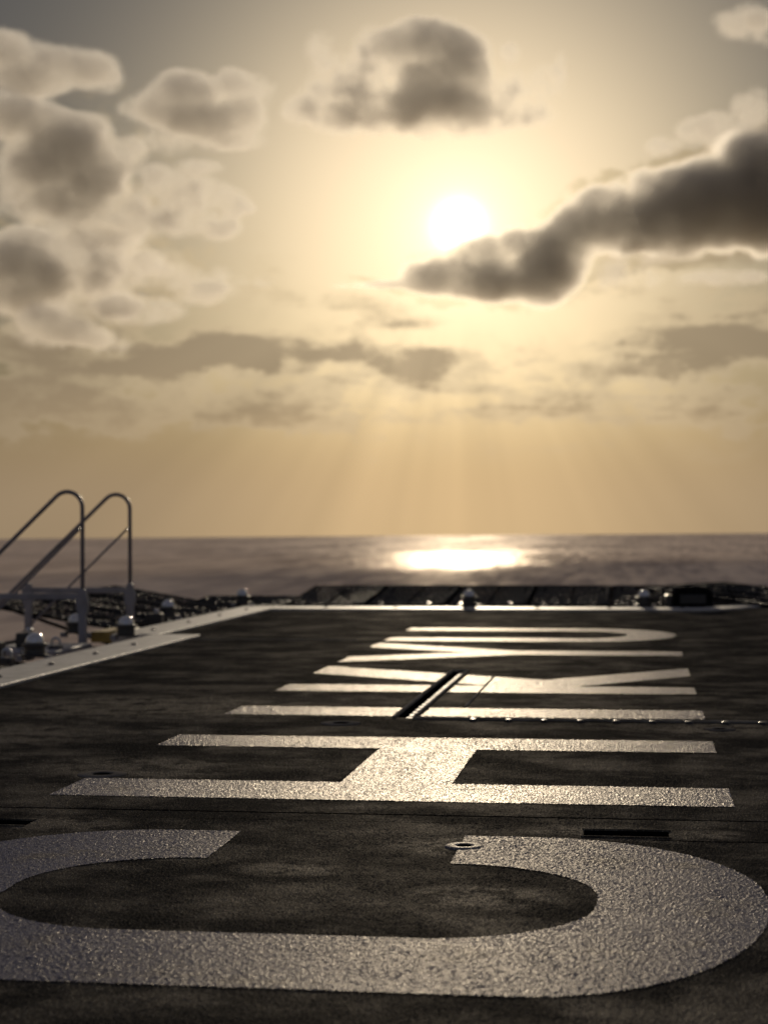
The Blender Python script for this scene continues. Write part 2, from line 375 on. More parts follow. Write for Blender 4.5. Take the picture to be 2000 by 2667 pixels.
def cloud_mat(name, shape, D, dens, g, step, nz, cell, top=1.0, pw=2.0):
    """water droplets: dense towards the middle of each billow, eaten into wisps by noise at the rim"""
    m = bpy.data.materials.new(name); m.use_nodes = True; t = NT(m.node_tree)
    vo_ = t.n('ShaderNodeVolumePrincipled'); o_ = t.n('ShaderNodeOutputMaterial'); t.t.links.new(vo_.outputs[0], o_.inputs['Volume'])
    vo_.inputs['Color'].default_value = (.985, .965, .93, 1); vo_.inputs['Anisotropy'].default_value = g
    pos = t.n('ShaderNodeNewGeometry').outputs['Position']; k = D * math.pi / 180; acc = None
    for a, e, ra, re, w in shape:
        mp = t.n('ShaderNodeMapping', vector_type='TEXTURE'); t.put(mp.inputs[0], pos)
        mp.inputs['Location'].default_value = sky_at(a, e, D); mp.inputs['Rotation'].default_value = (0, 0, -R(a))
        mp.inputs['Scale'].default_value = (ra * k, (ra * re) ** .5 * k * .9, re * k)
        b_ = t.map(t.v('LENGTH', mp.outputs[0], out=1), 1.12, .25, 0., w)
        acc = b_ if acc is None else t.m('MAXIMUM', t.m('MULTIPLY', t.m('ADD', acc, b_), .72), t.m('MAXIMUM', acc, b_))
    n_ = t.noise(pos, 1. / cell, 4, .68)
    f = t.m('ADD', acc, t.m('MULTIPLY', t.m('SUBTRACT', n_, .50), t.m('MULTIPLY', t.map(acc, .0, .5), nz)))
    f = t.map(f, .12, top, 0., 1., False)
    t.put(vo_.inputs['Density'], t.m('MULTIPLY', t.m('POWER', f, pw), dens))
    m.cycles.volume_step_rate = step
    return m
CLOUD_SHAPE = [(-4.35,7.95,2.0,.72,1.1),(-5.9,8.15,1.1,.82,1.1),(-5.4,8.75,.9,.5,.9),(-6.7,7.80,1.1,.36,1.),(-7.9,7.74,1.2,.16,1.1),(-8.9,7.70,1.0,.12,1.0),(-3.0,7.95,1.3,1.0,1.1),(-2.86,8.49,1.6,1.05,1.0),(-3.6,9.05,.95,.5,.9),(-1.96,9.3,1.1,.9,1.0),(-4.3,7.7,2.0,.62,1.0),(-6.5,8.0,1.1,.68,1.2),(-.2,9.5,1.6,1.0,1.0),(1.6,9.6,2.2,1.2,1.0),(4.2,10.0,2.2,1.5,1.0),(-4.75,8.9,.7,.45,1.0),
 (-4.7,8.65,.75,.52,1.),(-3.8,9.0,.75,.55,1.),(-2.8,9.0,1.0,.75,1.),(-2.1,9.55,.8,.65,1.),(-1.2,9.7,1.3,1.0,1.1),(-.9,10.4,.9,.5,.9),
 (.4,10.0,1.7,1.15,1.1),(.6,10.8,1.0,.5,.9),(2.1,10.2,2.0,1.3,1.1),(1.9,11.05,1.0,.5,.9),(3.9,10.8,2.0,1.6,1.1),(6.0,11.5,2.2,1.9,1.1),(1.2,8.95,2.2,.55,.75),(3.6,9.2,2.0,.85,.8),(-.6,8.9,.9,.35,.6)]
CLOUD_SHAPE = [(a, e, ra * 1.12, re * 1.22, w * 1.0) for a, e, ra, re, w in CLOUD_SHAPE]
me_c = cloud_mesh('cloud', CLOUD_SHAPE, 5900., 22., 1.02); me_c.materials.append(cloud_mat('cloud_droplets_dark', CLOUD_SHAPE, 5900., D_CORE, .58, .28, 3.1, 165., .85, 1.25))
co_ = bpy.data.objects.new('cloud', me_c); C.objects.link(co_); tag(co_, 'long dark grey cloud just below and right of the sun', 'cloud', 'clouds in the sunset sky')
CLOUDS = [
 ('grey cloud in the top left corner of the sky',
  [(-20.03,14.73,0.90,0.67),(-18.74,14.58,1.05,0.52),(-17.57,14.28,0.90,0.57),(-19.46,13.93,1.35,0.60),(-16.77,14.10,0.27,0.27)],
  [(-20.18,15.00,0.60,0.45),(-17.06,14.16,0.75,0.67),(-18.59,14.38,1.65,0.75)]),
 ('rounded grey cloud left of the top, with a bright lower edge',
  [(-14.49,13.74,1.35,0.63),(-13.01,13.98,0.78,0.51),(-15.30,13.23,0.82,0.63),(-14.05,12.90,1.65,0.63),(-12.71,13.21,0.72,0.54),(-14.71,14.09,0.60,0.33)],
  [(-12.11,13.71,0.72,0.63),(-12.41,13.00,0.75,0.67),(-13.90,12.48,1.94,0.54),(-13.01,12.21,1.35,0.33),(-15.97,13.07,0.75,0.60)]),
 ('large dark grey cloud bank at the left below the corner cloud',
  [(-19.75,12.80,1.35,0.82),(-18.16,12.02,1.65,0.90),(-17.29,10.98,1.20,0.97),(-18.02,10.17,1.35,0.67),(-19.03,11.71,1.05,0.60),(-18.60,12.71,0.75,0.45)],
  [(-19.47,11.12,1.20,1.05),(-16.56,11.78,0.90,0.75),(-18.89,10.00,1.65,0.75),(-16.12,10.36,0.60,0.60)]),
 ('thin bright torn cloud between the left bank and the sun',
  [],
  [(-15.24,10.81,0.90,0.63),(-14.06,10.54,1.05,0.72),(-13.02,10.27,0.72,0.54),(-14.80,9.81,1.20,0.67),(-13.47,9.54,0.90,0.48),(-15.53,11.23,0.90,0.30),(-12.42,10.13,0.24,0.21),(-14.05,11.40,0.90,0.27)]),
 ('dark grey cloud at the left edge at mid height',
  [(-19.91,8.40,1.42,0.90),(-18.75,7.85,0.90,0.75),(-19.76,7.25,1.20,0.60),(-19.47,9.13,0.90,0.39)],
  [(-18.61,8.43,1.05,1.05),(-17.44,8.75,1.35,0.63),(-16.49,9.05,0.75,0.42),(-19.48,7.69,1.94,1.20)]),
 ('thin bright cloud left of the dark cloud tail',
  [(-13.77,7.61,0.75,0.33)],
  [(-14.80,7.92,1.05,0.54),(-13.47,7.79,1.05,0.54),(-14.07,7.34,0.90,0.33),(-15.39,8.27,0.60,0.33),(-12.13,7.79,0.60,0.21)]),
 ('small dark flat cloud in the left part, above the low band',
  [(-16.72,6.99,0.93,0.42),(-18.03,6.19,1.27,0.51),(-19.05,6.54,0.90,0.54),(-17.45,5.98,0.90,0.37)],
  [(-16.43,6.95,1.12,0.66),(-18.61,6.40,1.79,0.82),(-17.02,5.84,1.20,0.45)]),
 ('tall grey cloud above the sun at the top of the picture',
  [(-6.57,15.33,1.42,0.72),(-5.75,14.76,1.20,0.93),(-7.62,15.20,0.90,0.63),(-5.08,14.19,0.63,0.67),(-6.57,14.21,1.42,0.72),(-7.02,15.69,0.75,0.39)],
  [(-10.02,14.99,0.67,0.75),(-9.50,14.01,1.05,0.99),(-10.77,13.16,0.69,0.48),(-9.72,12.95,1.65,0.57),(-7.03,12.84,1.65,0.54),(-5.23,12.87,1.35,0.54),(-4.18,13.68,0.90,0.84),(-2.84,13.86,0.72,0.72),(-3.29,13.02,0.90,0.48),(-4.03,14.87,0.39,0.39),(-8.52,14.43,0.90,1.35),(-2.40,14.34,0.27,0.60)]),
 ('thin bright cloud puffs above the dark cloud at the right',
  [(3.30,12.16,0.60,0.30)],
  [(1.86,12.36,0.72,0.42),(2.87,12.11,0.90,0.51),(0.83,11.87,0.67,0.36),(3.59,12.92,0.67,0.82),(2.51,12.62,0.60,0.33)]),
 ('cloud cut off by the top right corner',
  [(3.90,15.59,0.60,0.39)],
  [(3.46,15.48,0.99,0.63),(2.74,15.59,0.45,0.33),(4.47,15.29,0.90,0.67)]),
 ('thin bright cloud under the right end of the dark cloud',
  [],
  [(-0.65,7.99,0.72,0.63),(0.37,7.82,0.90,0.45),(0.67,8.54,0.90,0.42),(2.70,7.76,1.79,0.30),(-0.50,8.72,0.45,0.39)]),
]

CLOUDS[7][1].extend([(-6.5,13.5,1.9,.75),(-5.2,13.2,1.0,.6)]); CLOUDS[2][1].extend([(-18.3,11.6,1.6,.9)]); CLOUDS[7][2].extend([(-6.6,12.9,3.2,.6),(-9.2,13.4,1.7,1.0)]); CLOUDS[4][2].extend([(-17.5,8.0,2.2,.9),(-16.0,6.9,1.6,.5)])
CLOUDS[2][2].extend([(-18.6,11.0,2.2,1.2),(-17.2,9.3,1.7,.8),(-16.3,9.8,1.6,.7),(-17.6,12.6,1.2,.4),(-15.6,8.4,1.3,.5)]); CLOUDS[1][2].extend([(-15.4,12.1,1.3,.45)])
for i, (lab, core, thin) in enumerate(CLOUDS):
    D_ = 6300. + 130. * (i % 5)
    shp = [(a, e, ra * 1.15, re * 1.2, 1.5) for a, e, ra, re in core] + [(a, e, ra * 1.25, re * 1.3, .62) for a, e, ra, re in thin]
    me_c = cloud_mesh('cloud', shp, D_, 24., 1.02); me_c.materials.append(cloud_mat('cloud_droplets', shp, D_, D_MID, .46, .38, 3.0, 150., .95, 1.6))
    co_ = bpy.data.objects.new('cloud', me_c); C.objects.link(co_)
    tag(co_, lab, 'cloud', 'clouds in the sunset sky')

# ------------------------------------------------------------------ the helideck: plates with real slots, seams and a drain
XL1, XL2, YST, YF, XC = -2.33, -2.57, 9.33, 12.28, .49
holes = [  # x0,x1,y0,y1,depth
    (-.107, .056, 3.425, 3.500, .05), (-1.378, -1.218, 3.412, 3.480, .05),
    (-.745, -.695, 5.470, 7.200, .07), (-.690, 2.6, 5.409, 5.424, .02),
    (-2.33, 2.6, 3.634, 3.643, .012), (.026, 2.6, 3.394, 3.4015, .012), (-2.33, -.3, 3.545, 3.548, .004)]
xs = sorted({-2.33, 2.6, -.745, -.695, -.107, .056, -1.378, -1.218, -.690, .026, -.3} | {-2.33 + .45*i for i in range(1, 11)})
ys = sorted({-1.5, YF} | {h_[2] for h_ in holes} | {h_[3] for h_ in holes} | {YST, 9.118, 9.122} | {-1.5 + .5*i for i in range(1, 28) if -1.5 + .5*i < YF})
bm = bmesh.new(); vc = {}
def gv(x, y, z=0.):
    k = (round(x, 4), round(y, 4), z)
    if k not in vc: vc[k] = bm.verts.new((x, y, z))
    return vc[k]
def inh(x, y):
    for h_ in holes:
        if h_[0] < x < h_[1] and h_[2] < y < h_[3]: return h_
    return None
for x0, x1 in zip(xs, xs[1:]):
    for y0, y1 in zip(ys, ys[1:]):
        if inh((x0+x1)/2, (y0+y1)/2) is None:
            bm.faces.new((gv(x0,y0), gv(x1,y0), gv(x1,y1), gv(x0,y1)))
for y0, y1 in zip(ys, ys[1:]):         # the wider far plates on the left
    if y0 >= YST - 1e-6: bm.faces.new((gv(XL2,y0), gv(-2.33,y0), gv(-2.33,y1), gv(XL2,y1)))
far = [(XC, YF), (2.6, YF), (2.6, 15.6), (1.85, 14.6)]
bm.faces.new([bm.verts.new((x, y, 0)) for x, y in far])
deck = link('helideck', bm, M['deck']); tag(deck, kind='structure')
bm = bmesh.new()
for x0, x1, y0, y1, dp in holes:
    a = [bm.verts.new(v) for v in ((x0,y0,0),(x1,y0,0),(x1,y1,0),(x0,y1,0))]; b = [bm.verts.new(v) for v in ((x0,y0,-dp),(x1,y0,-dp),(x1,y1,-dp),(x0,y1,-dp))]
    for i in range(4): bm.faces.new((a[i], b[i], b[(i+1) % 4], a[(i+1) % 4]))
    bm.faces.new(b)
link('recess_lining', bm, M['hole'], deck)
bm = bmesh.new()
slab(bm, [(-2.60,-1.5),(2.62,-1.5),(2.62,15.6),(1.83,15.0),(.47,12.9),(-2.82,12.9),(-2.82,YST),(-2.60,YST)], -.30, -.075)
link('deck_girder', bm, M['hull'], deck)

# painted name, one letter per mesh: x runs up the letters' foot (right) to top (left), y along the word
TOP, FOOT = -1.30, .20
def rrect(x0, x1, y0, y1, r, n=10):
    out = []
    for cx, cy, a0 in ((x1-r, y1-r, 0), (x0+r, y1-r, 90), (x0+r, y0+r, 180), (x1-r, y0+r, 270)):
        for k in range(n+1):
            a = R(a0 + 90.*k/n); out.append((cx + r*math.cos(a), cy + r*math.sin(a)))
    return out
def ell_arc(cx, cy, rx, ry, a0, a1, n=14, p=1.0):
    return [(cx + rx*math.cos(R(a0+(a1-a0)*k/n)), cy + ry*math.sin(R(a0+(a1-a0)*k/n))) for k in range(n+1)]
import numpy as np
rng = np.random.default_rng(5)
LAT = {}
def lattice(key, x0, x1, y0, y1, dx, dy, amp):
    nx, ny = int((x1-x0)/dx) + 1, int((y1-y0)/dy) + 1
    X, Y = np.meshgrid(x0 + dx*np.arange(nx), y0 + dy*np.arange(ny), indexing='ij')
    h = rng.random((nx, ny)) ** 1.6
    def blur(a, n=1):
        for _ in range(n):
            a = (np.roll(a, 1, 0) + a*2 + np.roll(a, -1, 0)) / 4
            a = (np.roll(a, 1, 1) + a*2 + np.roll(a, -1, 1)) / 4
        return a
    g = h ** 2.2 + .15 * h
    big = blur(rng.random((nx//12 + 2, ny//12 + 2)), 2)
    gx, gy = np.arange(nx)/12., np.arange(ny)/12.
    ix, iy = gx.astype(int), gy.astype(int); fx, fy = (gx-ix)[:, None], (gy-iy)[None, :]
    bg = big[ix][:, iy]*(1-fx)*(1-fy) + big[ix+1][:, iy]*fx*(1-fy) + big[ix][:, iy+1]*(1-fx)*fy + big[ix+1][:, iy+1]*fx*fy
    g = g * (.45 + 1.1 * bg); g = (g - g.min()) / (g.max() - g.min())
    X = X + (rng.random((nx, ny)) - .5) * dx * .6; Y = Y + (rng.random((nx, ny)) - .5) * dy * .6
    LAT[key] = (X, Y, g * amp)
lattice('near', -2.335, .75, 2.0, 5.405, .0024, .0036, .0018)
lattice('far', -2.335, 1.6, 5.43, 12.29, .0055, .0125, .0026)
def inside(poly, x, y):
    r_ = np.zeros(x.shape, bool); n = len(poly)
    for i in range(n):
        (xa, ya), (xb, yb) = poly[i], poly[(i+1) % n]
        if ya == yb: continue
        c_ = ((ya > y) != (yb > y)) & (x < (xb-xa)*(y-ya)/(yb-ya) + xa)
        r_ ^= c_
    return r_
def sheet(name, key, polys, z, mat, cut=(), box_=None, union=True):
    """displaced grit surface over the polygons, leaving out the rectangles in cut"""
    X, Y, H = LAT[key]
    if box_ is None:
        xs_ = [p[0] for q in polys for p in q]; ys_ = [p[1] for q in polys for p in q]; box_ = (min(xs_), max(xs_), min(ys_), max(ys_))
    i0, i1 = max(0, int(np.searchsorted(X[:, 0], box_[0])) - 1), min(X.shape[0], int(np.searchsorted(X[:, 0], box_[1])) + 2)
    j0, j1 = max(0, int(np.searchsorted(Y[0], box_[2])) - 1), min(X.shape[1], int(np.searchsorted(Y[0], box_[3])) + 2)
    x, y, h = X[i0:i1, j0:j1], Y[i0:i1, j0:j1], H[i0:i1, j0:j1]
    cx = (x[:-1, :-1] + x[1:, 1:]) / 2; cy = (y[:-1, :-1] + y[1:, 1:]) / 2
    keep = np.zeros(cx.shape, bool)
    for q in polys: keep |= inside(q, cx, cy)
    for c0, c1, d0, d1 in cut: keep &= ~((cx > c0) & (cx < c1) & (cy > d0) & (cy < d1))
    ny = x.shape[1]; I, J = np.nonzero(keep)
    base = I*ny + J
    quads = np.stack([base, base+ny, base+ny+1, base+1], 1)
    used = np.unique(quads); remap = np.zeros(x.size, np.int32); remap[used] = np.arange(len(used))
    co_ = np.stack([x.ravel()[used], y.ravel()[used], z + h.ravel()[used]], 1) * S
    me = bpy.data.meshes.new(name); nf = len(quads)
    me.vertices.add(len(used)); me.vertices.foreach_set('co', co_.astype(np.float32).ravel())
    me.loops.add(nf*4); me.loops.foreach_set('vertex_index', remap[quads].astype(np.int32).ravel())
    me.polygons.add(nf); me.polygons.foreach_set('loop_start', np.arange(0, nf*4, 4, dtype=np.int32))
    me.update(calc_edges=True); me.validate(); me.materials.append(mat)
    o = bpy.data.objects.new(name, me); C.objects.link(o); o.parent = deck
    return o
CUT = [(h_[0]-.002, h_[1]+.002, h_[2]-.002, h_[3]+.002) for h_ in holes if h_[4] > .01] + [(h_[0], h_[1], h_[2]-.001, h_[3]+.001) for h_ in holes if h_[4] <= .01]
REC = lambda x0, x1, y0, y1: [(x0, y0), (x1, y0), (x1, y1), (x0, y1)]
def letter(polys, label, cuts=None, key='far'):
    o = sheet('painted_letter', key, polys, .0018, M['white_far' if polys[0][0][1] > 5.2 else 'white_gloss' if polys[0][0][1] > 3.5 else 'white'], CUT + ([(cuts[0], cuts[1], 5.4, 7.25)] if cuts else []))
    o['label'] = label
    return o
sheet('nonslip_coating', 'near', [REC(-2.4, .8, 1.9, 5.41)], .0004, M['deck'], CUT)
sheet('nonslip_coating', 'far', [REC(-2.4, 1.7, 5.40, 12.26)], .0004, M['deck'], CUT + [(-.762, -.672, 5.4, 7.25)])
# C : a ring open on its far side
y0, y1 = 2.25, 3.40; yi0, yi1 = 2.55, 3.12
cm = -.55; ro_x, ro_y, ri_x, ri_y = .36, .62, .26, .34
def c_half(sgn):
    ox = cm + sgn*.752; ix = cm + sgn*.484
    o = [(cm, y0), (ox - sgn*ro_x, y0)]
    o += [(ox - sgn*ro_x + sgn*ro_x*math.sin(R(a)), y0+ro_y - ro_y*math.cos(R(a))) for a in range(9, 91, 9)]
    ry2 = .50
    o += [(ox - sgn*.40 + sgn*.40*math.cos(R(a)), y1-ry2 + ry2*math.sin(R(a))) for a in range(0, 91, 9)]
    o += [(cm + sgn*.220, y1), (cm + sgn*.220, yi1), (ix - sgn*ri_x, yi1)]
    o += [(ix - sgn*ri_x + sgn*ri_x*math.sin(R(a)), yi1-.26 + .26*math.cos(R(a))) for a in range(9, 91, 9)]
    o += [(ix - sgn*ri_x + sgn*ri_x*math.cos(R(a)), yi0+.26 - .26*math.sin(R(a))) for a in range(9, 91, 9)]
    o += [(cm, yi0)]
    return o if sgn > 0 else o[::-1]
letter([c_half(1), c_half(-1)], 'white painted letter C nearest the camera', key='near')
letter([[(TOP,3.81),(FOOT,3.81),(FOOT,4.075),(-.428,4.075),(-.428,4.705),(FOOT,4.705),(FOOT,4.95),(TOP,4.95),(TOP,4.705),(-.687,4.705),(-.687,4.075),(TOP,4.075)]],
       'white painted letter H', key='near')
letter([[(TOP,5.50),(FOOT,5.50),(FOOT,5.76),(TOP,5.76)]], 'white painted letter I', (-.762, -.672))
letter([[(TOP,6.30),(FOOT,6.30),(FOOT,6.565),(-.225,6.565),(FOOT,7.06),(FOOT,7.43),(-.354,6.83),(TOP,7.42),(TOP,7.06),(-.52,6.565),(TOP,6.565)]],
       'white painted letter K', (-.762, -.672))
letter([[(FOOT,8.14),(FOOT,8.40),(-.56,8.40),(TOP,8.90),(TOP,8.59),(-.80,8.27),(TOP,7.96),(TOP,7.65),(-.56,8.14)]], 'white painted letter Y')
uo = [(TOP,9.07),(-.25,9.07)] + ell_arc(-.25, 9.645, .45, .575, -90, 90, 20) + [(TOP,10.22),(TOP,9.95)]
ui = [(-.28,9.95)] + ell_arc(-.28, 9.645, .22, .305, 90, -90, 16)[1:] + [(TOP,9.34)]
letter([uo + ui], 'white painted letter U farthest from the camera')

# perimeter strip: a raised pale edge plate
bm = bmesh.new()
slab(bm, [(-2.60,-1.5),(-2.335,-1.5),(-2.335,YST),(-2.60,YST)], -.07, .014)
slab(bm, [(-2.83,YST+.004),(-2.572,YST+.004),(-2.572,YF),(-2.83,12.62)], -.07, .014)
slab(bm, [(-2.83,12.624),(-2.572,YF+.003),(XC,YF+.003),(XC-.05,12.62)], -.07, .014)
slab(bm, [(XC+.002,YF+.003),(1.852,14.60),(1.79,14.95),(XC-.046,12.62)], -.07, .014)
bevel(bm, .004, 1)
st_ = link('edge_strip', bm, M['strip'], deck)
for x, y in [(-2.46, 6.0 + .62*i) for i in range(5)] + [(-2.7, 9.7 + .8*i) for i in range(4)] + [(-2.2 + .5*i, 12.45) for i in range(6)]:
    bm = bmesh.new(); lathe(bm, [(.013,0),(.013,.005),(.008,.008)], x, y, 10, .0145); link('strip_bolt', bm, M['lugs'], deck)

# drain grating
bm = bmesh.new()
for i in range(21):
    y = 5.49 + i*.082; box(bm, -.7185, -.6965, y, y+.034, -.012, -.003)
link('drain_grating', bm, M['strip'], deck)
bm = bmesh.new()
for x0, x1 in ((-.757, -.7465), (-.6935, -.683)): box(bm, x0, x1, 5.455, 7.215, -.001, .007)
box(bm, -.7465, -.6935, 7.2015, 7.215, -.001, .007)
link('drain_lip', bm, M['lip'], deck)
bm = bmesh.new(); box(bm, -.690, 2.6, 5.4255, 5.444, -.001, .0065); link('seam_lip', bm, M['lip'], deck)
bm = bmesh.new(); box(bm, -.5665, -.5585, 5.80, 6.95, -.001, .0045); link('weld_bead', bm, M['lip'], deck)
bm = bmesh.new(); box(bm, -2.33, -1.45, 9.112, 9.128, -.001, .004); link('weld_bead', bm, M['lip'], deck)
for i in range(9):
    bm = bmesh.new(); lathe(bm, [(.013,0),(.013,.004),(.009,.008)], -.50 + i*.108, 5.398, 12, .0); link('seam_bolt', bm, M['black'], deck, True)
for x, y, w_, d_ in ((-.107, .056, 3.425, 3.500), (-1.378, -1.218, 3.412, 3.480)):
    bm = bmesh.new(); ym = d_
    box(bm, x-.004, y+.004, d_+.0008, d_+.006, -.002, .0035); box(bm, x-.004, y+.004, w_-.006, w_-.0008, -.002, .0035)
    link('slot_rim', bm, M['deck'], deck)
# flush round sockets
for x, y, r, mt in ((-.322, 3.292, .030, 'white'), (-.890, 5.287, .050, 'socket'), (-1.280, 4.140, .048, 'socket'), (.232, 5.252, .038, 'socket')):  # first socket takes the letters' white, its lit look put into the colour
    bm = bmesh.new()
    lathe(bm, [(r*1.25, 0), (r*1.2, .0025), (r*.62, .0034), (r*.52, .002), (r*.50, .0008)], x, y, 32, .0005)
    o = link('tie_down_socket', bm, M[mt], deck, True)
    bm = bmesh.new(); lathe(bm, [(r*.46, 0), (r*.44, .0018)], x, y, 24, .0012); link('socket_hole_disc', bm, M['hole'], o)  # flat disc for the centre hole, its shade painted near-black

# ------------------------------------------------------------------ perimeter lights
def perimeter_light(x, y, z, label, src=None):
    if src is None:
        t = empty('perimeter_light', x, y, z)
        bm = bmesh.new(); lathe(bm, [(.062,.022),(.062,.030),(.048,.034),(.046,.062),(.058,.066),(.058,.078),(.046,.082)], x, y, 28, z)
        link('housing', bm, M['black'], t, False)
        bm = bmesh.new(); lathe(bm, [(.043*math.cos(R(a)), .0825+.048*math.sin(R(a))) for a in range(0, 88, 8)], x, y, 28, z)
        link('lens_dome', bm, M['dome'], t, True)
        for s in (-1, 1):
            bm = bmesh.new(); slab(bm, [(x+s*.066-.016, y-.02), (x+s*.066+.016, y-.02), (x+s*.066+.016, y+.02), (x+s*.066-.016, y+.02)], z, z+.006)
            p4 = (x+s*.058-.005, x+s*.058+.005); zz = [z+.006, z+.026]
            top = [f for f in bm.faces if f.calc_center_median().z > z+.005][0]
            r_ = bmesh.ops.inset_region(bm, faces=[top], thickness=.008)['faces']
            e_ = bmesh.ops.extrude_face_region(bm, geom=[top]); bmesh.ops.translate(bm, vec=(0, 0, .02), verts=[v for v in e_['geom'] if isinstance(v, bmesh.types.BMVert)])
            link('bracket', bm, M['grey'], t)
    else:
        t = src.copy(); C.objects.link(t); t.location = (x*S, y*S, z*S)
        for ch in src.children:
            c = ch.copy(); C.objects.link(c); c.parent = t
    tag(t, label, 'deck light', 'domed lights round the deck edge')
    return t
L = [(-2.70, 7.72, -.01, 'domed deck light nearest the left picture edge, beside the near net'),
     (-3.06, 9.42, -.01, 'domed light at the foot of the left handrail post'),
     (-2.71, 9.20, -.01, 'domed light on the pale strip below the right handrail post'),
     (-3.03, 11.25, -.01, 'domed light halfway along the left deck edge beyond the handrails'),
     (-2.93, 13.00, -.005, 'domed light at the far left corner of the deck'),
     (-1.21, 12.78, .0, 'domed light in the middle of the far deck edge'),
     (.04, 12.78, .0, 'domed light on the far edge just left of the black box')]
L0 = None
for x, y, z, lb in L:
    o = perimeter_light(x, y, z, lb, L0); L0 = L0 or o

# ------------------------------------------------------------------ safety nets
def net(x, y, ux, uy, w, d, rise, label, mesh=.055, z=-.03, vx=None, vy=None):
    """panel with its inner edge from (x,y) along unit (ux,uy) for w, reaching d outwards and rising"""
    if vx is None: vx, vy = -uy, ux
    t = empty('safety_net', x, y, z)
    def P_(a, b): return (x + ux*a + vx*b, y + uy*a + vy*b, z + rise*b/d)
    bm = bmesh.new()
    g = .008
    cr_ = [P_(g, g), P_(w-g, g), P_(w-g, d), P_(g, d)]
    for i in range(4): tube(bm, [cr_[i], cr_[(i+1) % 4]], .009, 8)
    link('frame', bm, M['frame'], t)
    bm = bmesh.new(); tube(bm, [P_(w*.5, g), P_(w*.5, d)], .006, 6); link('middle_bar', bm, M['frame'], t)
    for f_ in (.12, .88):
        bm = bmesh.new(); a, b = P_(w*f_, d*.85), P_(w*f_, 0.); tube(bm, [a, (b[0], b[1], b[2]-.14)], .012, 6); link('brace', bm, M['frame'], t)
    for f_ in (.2, .8):      # hinge lugs
        bm = bmesh.new(); a = P_(w*f_, -.005); box(bm, a[0]-.018, a[0]+.018, a[1]-.018, a[1]+.018, a[2]-.03, a[2]+.022); bevel(bm, .005, 1); link('hinge', bm, M['lugs'], t)
    bm = bmesh.new(); r = .0060
    def wire(s):
        k = -d if s > 0 else 0.
        a = k
        while a < w + (0 if s > 0 else d):
            pts = []
            n = max(2, int(d/mesh)*2)
            for i in range(n+1):
                b = d*i/n; aa = a + s*b
                if g <= aa <= w-g and b >= g:
                    p = P_(aa, b); sag = -.035*math.sin(math.pi*b/d)*math.sin(math.pi*aa/w)
                    pts.append((p[0], p[1], p[2] + sag + (.006 if i % 2 else -.006)))
            if len(pts) > 1: tube(bm, pts, r, 4, False)
            a += mesh*1.4
    wire(1); wire(-1)
    link('wire_mesh', bm, M['net'], t)
    tag(t, label, 'safety net', 'safety nets round the deck edge')
    return t
def far_net(i, n):
    return
lab = ['first safety net panel right of the far left corner light', 'second safety net panel along the far edge from the left',
       'safety net panel just left of the middle far light', 'safety net panel right behind the middle far light', 'safety net panel left of the black box on the far edge',
       'safety net panel directly behind the black box']
wN = .60
for i in range(6):
    net(-2.60 + i*wN, 12.98, 1, 0, wN - .003, 1.25, .098, lab[i], .040, z=.005)
dx, dy = .505, .863
for i, lb in enumerate(('safety net panel just right of the black box', 'safety net panel at the right picture edge')):
    net(.93 + dx*i*.72, 12.86 + dy*i*.72, dx, dy, .70, 1.1, .11, lb, .040, z=.01)
lab = ['safety net panel behind the handrails on the left edge', 'long left edge net panel next beyond the handrails', 'left edge net panel reaching the far left corner']
for i, (ya, wl) in enumerate(((10.15, .95), (11.14, .95), (12.13, .95))):
    net(-2.93, ya, 0, 1, wl, 1.0, .17, lab[i], .042, z=-.03, vx=-1, vy=0)
net(-3.42, 12.98, 1, 0, .78, .9, .05, 'low safety net panel at the far left deck corner', .040, z=-.02)
net(-2.80, 6.85, 0, 1, 1.25, .62, .05, 'nearest safety net panel at the left picture edge', .05, z=-.06, vx=-1, vy=0)
net(-2.80, 5.50, 0, 1, 1.25, .62, .05, 'safety net panel cut off by the left edge of the picture', .05, z=-.06, vx=-1, vy=0)

